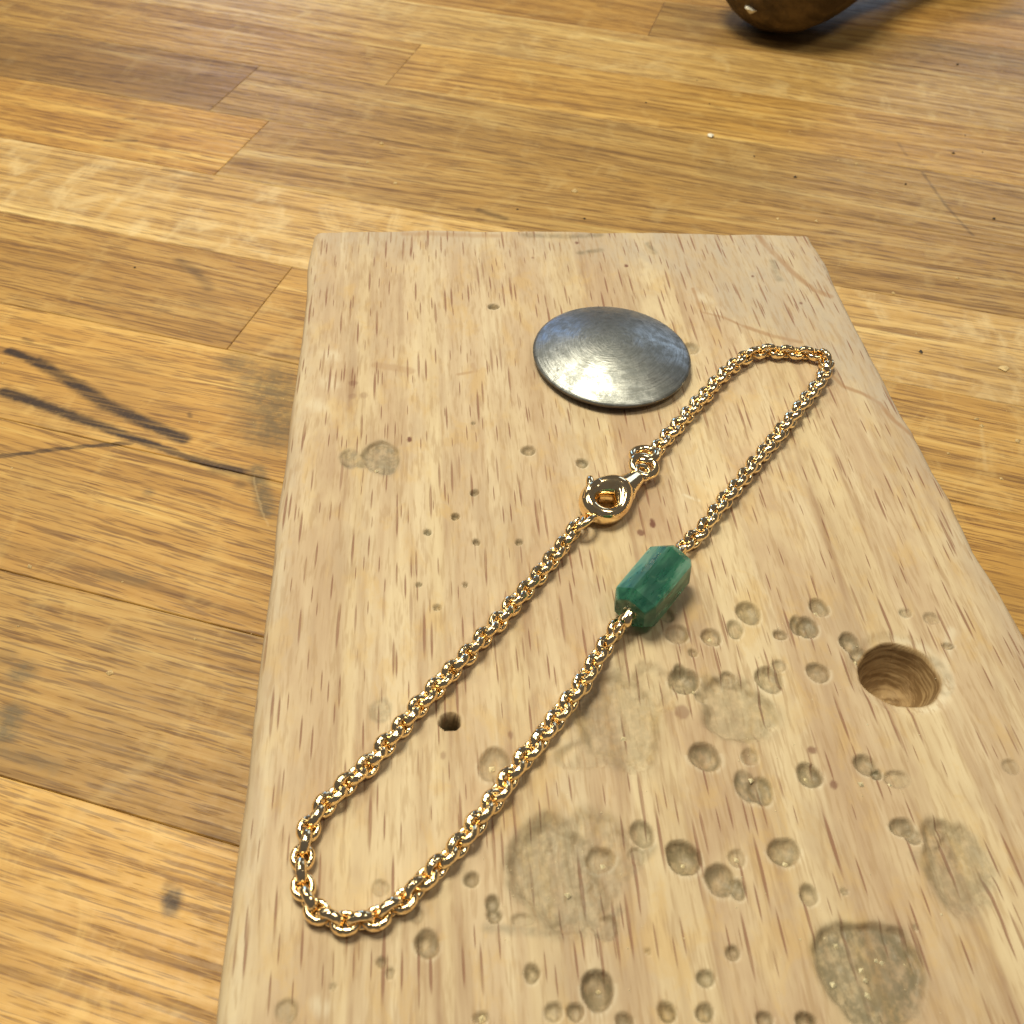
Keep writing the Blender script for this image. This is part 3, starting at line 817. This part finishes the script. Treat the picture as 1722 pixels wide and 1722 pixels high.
for sgn, ln in ((-1, .0016), (1, .0011)):
    st = bc + T * sgn * BL * .5 - T * sgn * .0003
    V, F = lathe([(-.0002, .0003), (0, .00062), (.0002, .00072), (ln * .55, .00066), (ln * .75, .00074), (ln, .00060), (ln + .0001, .0003)], 20)
    Tx = T * sgn
    drop = Tx + np.array([0, 0, -0.45]); Tx2, S2, N2 = frame(drop)
    gold('bead_tube', V, F, st, Tx2, S2, N2)
    th = np.linspace(0, 2 * math.pi, 24, endpoint=False)
    V, F = tube([(.00085 * math.cos(a), .00085 * math.sin(a), 0) for a in th], .0003, 10, True)
    gold('wire_loop', V, F, st + Tx2 * (ln + .0006), Tx2, N2, -S2)

# lobster clasp: thick round hook ring with a short tapering tail
cz = TOP + 0.00145
cc = at(1017, 846, cz); h1 = at(1074, 800, cz)
T, S, N = frame(h1 - cc); CL = np.linalg.norm(h1 - cc)
tilt = math.radians(6); S, N = S * math.cos(tilt) + N * math.sin(tilt), N * math.cos(tilt) - S * math.sin(tilt)
pth = []; rad = []
nc = 56
for i in range(nc):
    a = 2 * math.pi * i / nc
    tail = max(0, math.cos(a)) ** 3
    pth.append(((.00196 * math.cos(a) * (1 + .30 * tail)), .00186 * math.sin(a), 0))
    rad.append(.00092 + .00046 * max(0, math.cos(a)) ** 1.5 + .00016 * math.sin(a))
V1, F1 = tube(pth, rad, 20, True, 1.42, (0, 0, 1))
V2, F2 = lathe([(.0020, .0004), (.0023, .00120), (.0026, .00180), (.0031, .00185), (.0037, .00155), (CL - .0004, .00105), (CL, .00082), (CL + .0002, .00058), (CL + .0003, .0002)], 20)
V2 = [(v[0], v[1], v[2] * .66) for v in V2]
clasp = gold('clasp', list(V1) + V2, F1 + [tuple(k + len(V1) for k in f) for f in F2], cc, T, S, N)


def sub(name, V, F, loc, rot):
    o = mesh(name, V, F, GOLD_SMOOTH, clasp); o.location = loc; o.rotation_euler = rot; return o


V, F = tube([(.0008 * math.cos(a), .0008 * math.sin(a), 0) for a in np.linspace(0, 2 * math.pi, 28, endpoint=False)], .00036, 12, True, 1.2)
sub('eyelet', V, F, (CL + .00070, 0, 0), (0.35, 0, 0))
V, F = lathe([(-.0009, .0002), (-.0008, .00040), (-.0003, .00050), (.0004, .00050), (.0009, .00038), (.0011, .00015)], 20)
sub('lever', V, F, (.0005, .00270, .0007), (0, .1, .75))
V, F = tube([(-.0019, .0014, .0010), (-.0007, .0020, .0013), (.0007, .0019, .0013), (.0018, .0011, .0010)], [.0003, .00045, .00048, .0004], 12)
sub('gate', V, F, (0, 0, 0), (0, 0, 0))
V, F = lathe([(-.0016, .0001), (-.0015, .0004), (.0015, .0004), (.0016, .0001)], 16, 'z')
sub('pivot_pin', V, F, (.0024, .0001, 0), (0, 0, 0))

# jump rings between clasp and chain, and the ring the hook has caught
def ring(px, py, z, R, r, X_, Z_, name='jump_ring'):
    th = np.linspace(0, 2 * math.pi, 40, endpoint=False)
    V, F = tube([(R * math.cos(a), R * math.sin(a), 0) for a in th], r, 12, True, 1.0)
    X_ = np.array(X_, float); Z_ = np.array(Z_, float); X_ /= np.linalg.norm(X_); Z_ -= X_ * (Z_ @ X_); Z_ /= np.linalg.norm(Z_)
    gold(name, V, F, at(px, py, z), X_, np.cross(Z_, X_), Z_)


ring(1083, 784, TOP + .0016, .00140, .00046, T, (.55, .35, .75))
ring(1084, 765, TOP + .0013, .00140, .00050, (1, .4, 0), (-.25, .15, 1))
ring(981, 880, TOP + .0013, .00140, .00036, T, S * .9 + N * .5)

# ------------------------------------------------------------------ handle lying at the far right
hc = at(1318, 76, 0.0)
ax = np.array([0.80, 0.60, 0]); ax /= np.linalg.norm(ax)
prof = []
for a in np.linspace(0, 1, 14):        # bulb end
    prof.append((-.0175 * math.cos(a * math.pi / 2), .0175 * math.sin(a * math.pi / 2) ** .85 + .0004))
for a in np.linspace(0.08, 1, 14):
    prof.append((.034 * a, .0175 - .0082 * float(sstep(0, 1, np.array(a)))))
prof += [(.045, .0068), (.060, .0074), (.080, .0080), (.092, .0076), (.094, .0060)]
V, F = lathe(prof, 56)
handle = mesh('tool_handle', V, F, HANDLE)
Zu = np.array([0, 0, 1.0]); Yh = np.cross(Zu, ax)
ctr = np.array([hc[0], hc[1] + .0110, .0177]) + ax * .0
M = Matrix.Identity(4)
tl = -math.asin((.0175 - .0080) / .080); axt = ax * math.cos(tl) + Zu * math.sin(tl); Zt = np.cross(axt, Yh)
for i in range(3):
    M[i][0] = axt[i]; M[i][1] = Yh[i]; M[i][2] = Zt[i]; M[i][3] = ctr[i]
handle.matrix_world = M
tag(handle, 'dark brown wooden tool handle with rounded end at the back right', 'tool handle')


def chip(name, x, y, z, r, mat, flatten=.5, seed=0):
    rr = random.Random(seed); V = []
    for sx, sy, sz in ((1, 0, 0), (-1, 0, 0), (0, 1, 0), (0, -1, 0), (0, 0, 1), (0, 0, -1), (.7, .7, .1), (-.7, .6, .3), (.5, -.7, .3), (-.6, -.7, -.1)):
        V.append((sx * r * rr.uniform(.7, 1.3), sy * r * rr.uniform(.5, 1.1), sz * r * flatten * rr.uniform(.7, 1.2)))
    import bmesh
    b = bmesh.new(); [b.verts.new(v) for v in V]; bmesh.ops.convex_hull(b, input=b.verts)
    me = bpy.data.meshes.new(name); b.to_mesh(me); b.free(); me.materials.append(mat)
    o = bpy.data.objects.new(name, me); C.objects.link(o)
    p = at(x, y, z); o.location = (p[0], p[1], z + r * flatten * .6); return o


c1 = chip('paint_fleck', 1264, 14, 0.0, .0021, CHALK, .6, 3)
# the fleck sits on the bulb's camera side
d = np.array([-.62, -.62, .48]); d /= np.linalg.norm(d); inv = handle.matrix_world.inverted()
eye_r = _F + (1264 - 861) / FPX * RIGHT - (13 - 861) / FPX * UP; eye_r /= np.linalg.norm(eye_r)
oc = EYE - ctr; bq = oc @ eye_r; disc_ = bq * bq - (oc @ oc - .0175 ** 2)
hit = EYE + eye_r * (-bq - math.sqrt(disc_)) if disc_ > 0 else ctr + d * .0175
c1.parent = handle; c1.matrix_parent_inverse = Matrix.Identity(4); c1.location = inv @ Vector(hit)

# ------------------------------------------------------------------ crumbs and dust
cr = chip('crumb', 1195, 230, 0, .0008, CHALK, .6, 1); tag(cr, 'largest white crumb on the worktop behind the board', 'crumb')
cr = chip('wood_shaving', 1688, 620, 0, .0008, DUST, .25, 5); tag(cr, 'thin pale shaving on the worktop right of the board', 'shaving')


def speck_cloud(name, pts, mat, label):
    V = []; F = []
    for (p, r) in pts:
        b = len(V); a0 = random.uniform(0, 6.28)
        for k in range(4):
            a = a0 + k * math.pi / 2; q = r * random.uniform(.6, 1.3)
            V.append((p[0] + q * math.cos(a), p[1] + q * math.sin(a), p[2] + r * .1))
        V.append((p[0], p[1], p[2] + r * .8)); V.append((p[0], p[1], p[2] - r * .1))
        for k in range(4):
            k2 = (k + 1) % 4; F.append((b + k, b + k2, b + 4)); F.append((b + k2, b + k, b + 5))
    o = mesh(name, V, F, mat, smooth=False); tag(o, label, None, None, 'stuff'); return o


pts = [(at(x, y, 0), r) for x, y, r in [(642, 242, .0006), (967, 322, .0007), (618, 273, .0004), (665, 308, .0004), (1308, 368, .0004), (1373, 372, .0004), (1440, 276, .0004), (1502, 493, .0004), (1610, 468, .0004), (1642, 705, .0004), (1650, 716, .0004), (1711, 742, .0005), (1595, 763, .0003), (185, 1132, .0004), (50, 953, .0004), (1684, 805, .0003), (1475, 325, .0003)]]
for _ in range(150): pts.append((at(random.uniform(0, 1722), random.uniform(60, 1100), 0), random.uniform(.00008, .0002)))
speck_cloud('sawdust', pts, DUST, 'pale sawdust specks scattered over the oak worktop')
pts = [(at(x, y, 0), r) for x, y, r in [(1603, 258, .0006), (1652, 256, .0003), (1337, 298, .0006), (1523, 310, .0006), (870, 352, .0004), (983, 368, .0005), (1086, 173, .0004), (1193, 175, .0004), (1172, 135, .0003), (1610, 109, .0006), (1671, 368, .0006), (1549, 592, .0006), (227, 450, .0004), (1623, 228, .0003), (1268, 263, .0004)]]
pts = [(p, r * .7) for p, r in pts]
speck_cloud('grit', pts, SOOT, 'dark grit specks scattered over the oak worktop')


def board_z(x, y):
    c = bl(x, y); j = int(np.argmin(np.abs(yr - c[1]))); i = int(np.argmin(np.abs(X[j] - c[0]))); return Z[j, i]


gp = []
for x, y, r in [(1196, 1070, .0002), (1372, 1030, .0002), (632, 788, .00018), (1050, 1235, .0002), (1166, 1166, .00018), (1448, 1320, .00022), (1496, 1320, .0002), (1240, 1444, .0002), (1408, 1588, .0002), (1452, 1628, .0002), (1458, 1645, .0002), (1404, 1652, .00018), (1462, 1670, .00022), (1485, 1615, .00015), (1475, 1612, .00015),
                (957, 1500, .00022), (810, 1712, .0002), (1008, 1660, .00018), (1443, 1106, .0002), (828, 1288, .0002), (1152, 1447, .00015), (1358, 1305, .0002), (1322, 1450, .00018), (1016, 1450, .00018), (1265, 1310, .0002)]:
    p = at(x, y, TOP); gp.append(((p[0], p[1], board_z(x, y)), r * 1.5))
for _ in range(90):
    x, y = random.uniform(780, 1600), random.uniform(1000, 1720); p = at(x, y, TOP); gp.append(((p[0], p[1], board_z(x, y)), random.uniform(.00005, .0001)))
speck_cloud('gold_filings', gp, FILING, 'tiny gold filings caught in the pits of the board')
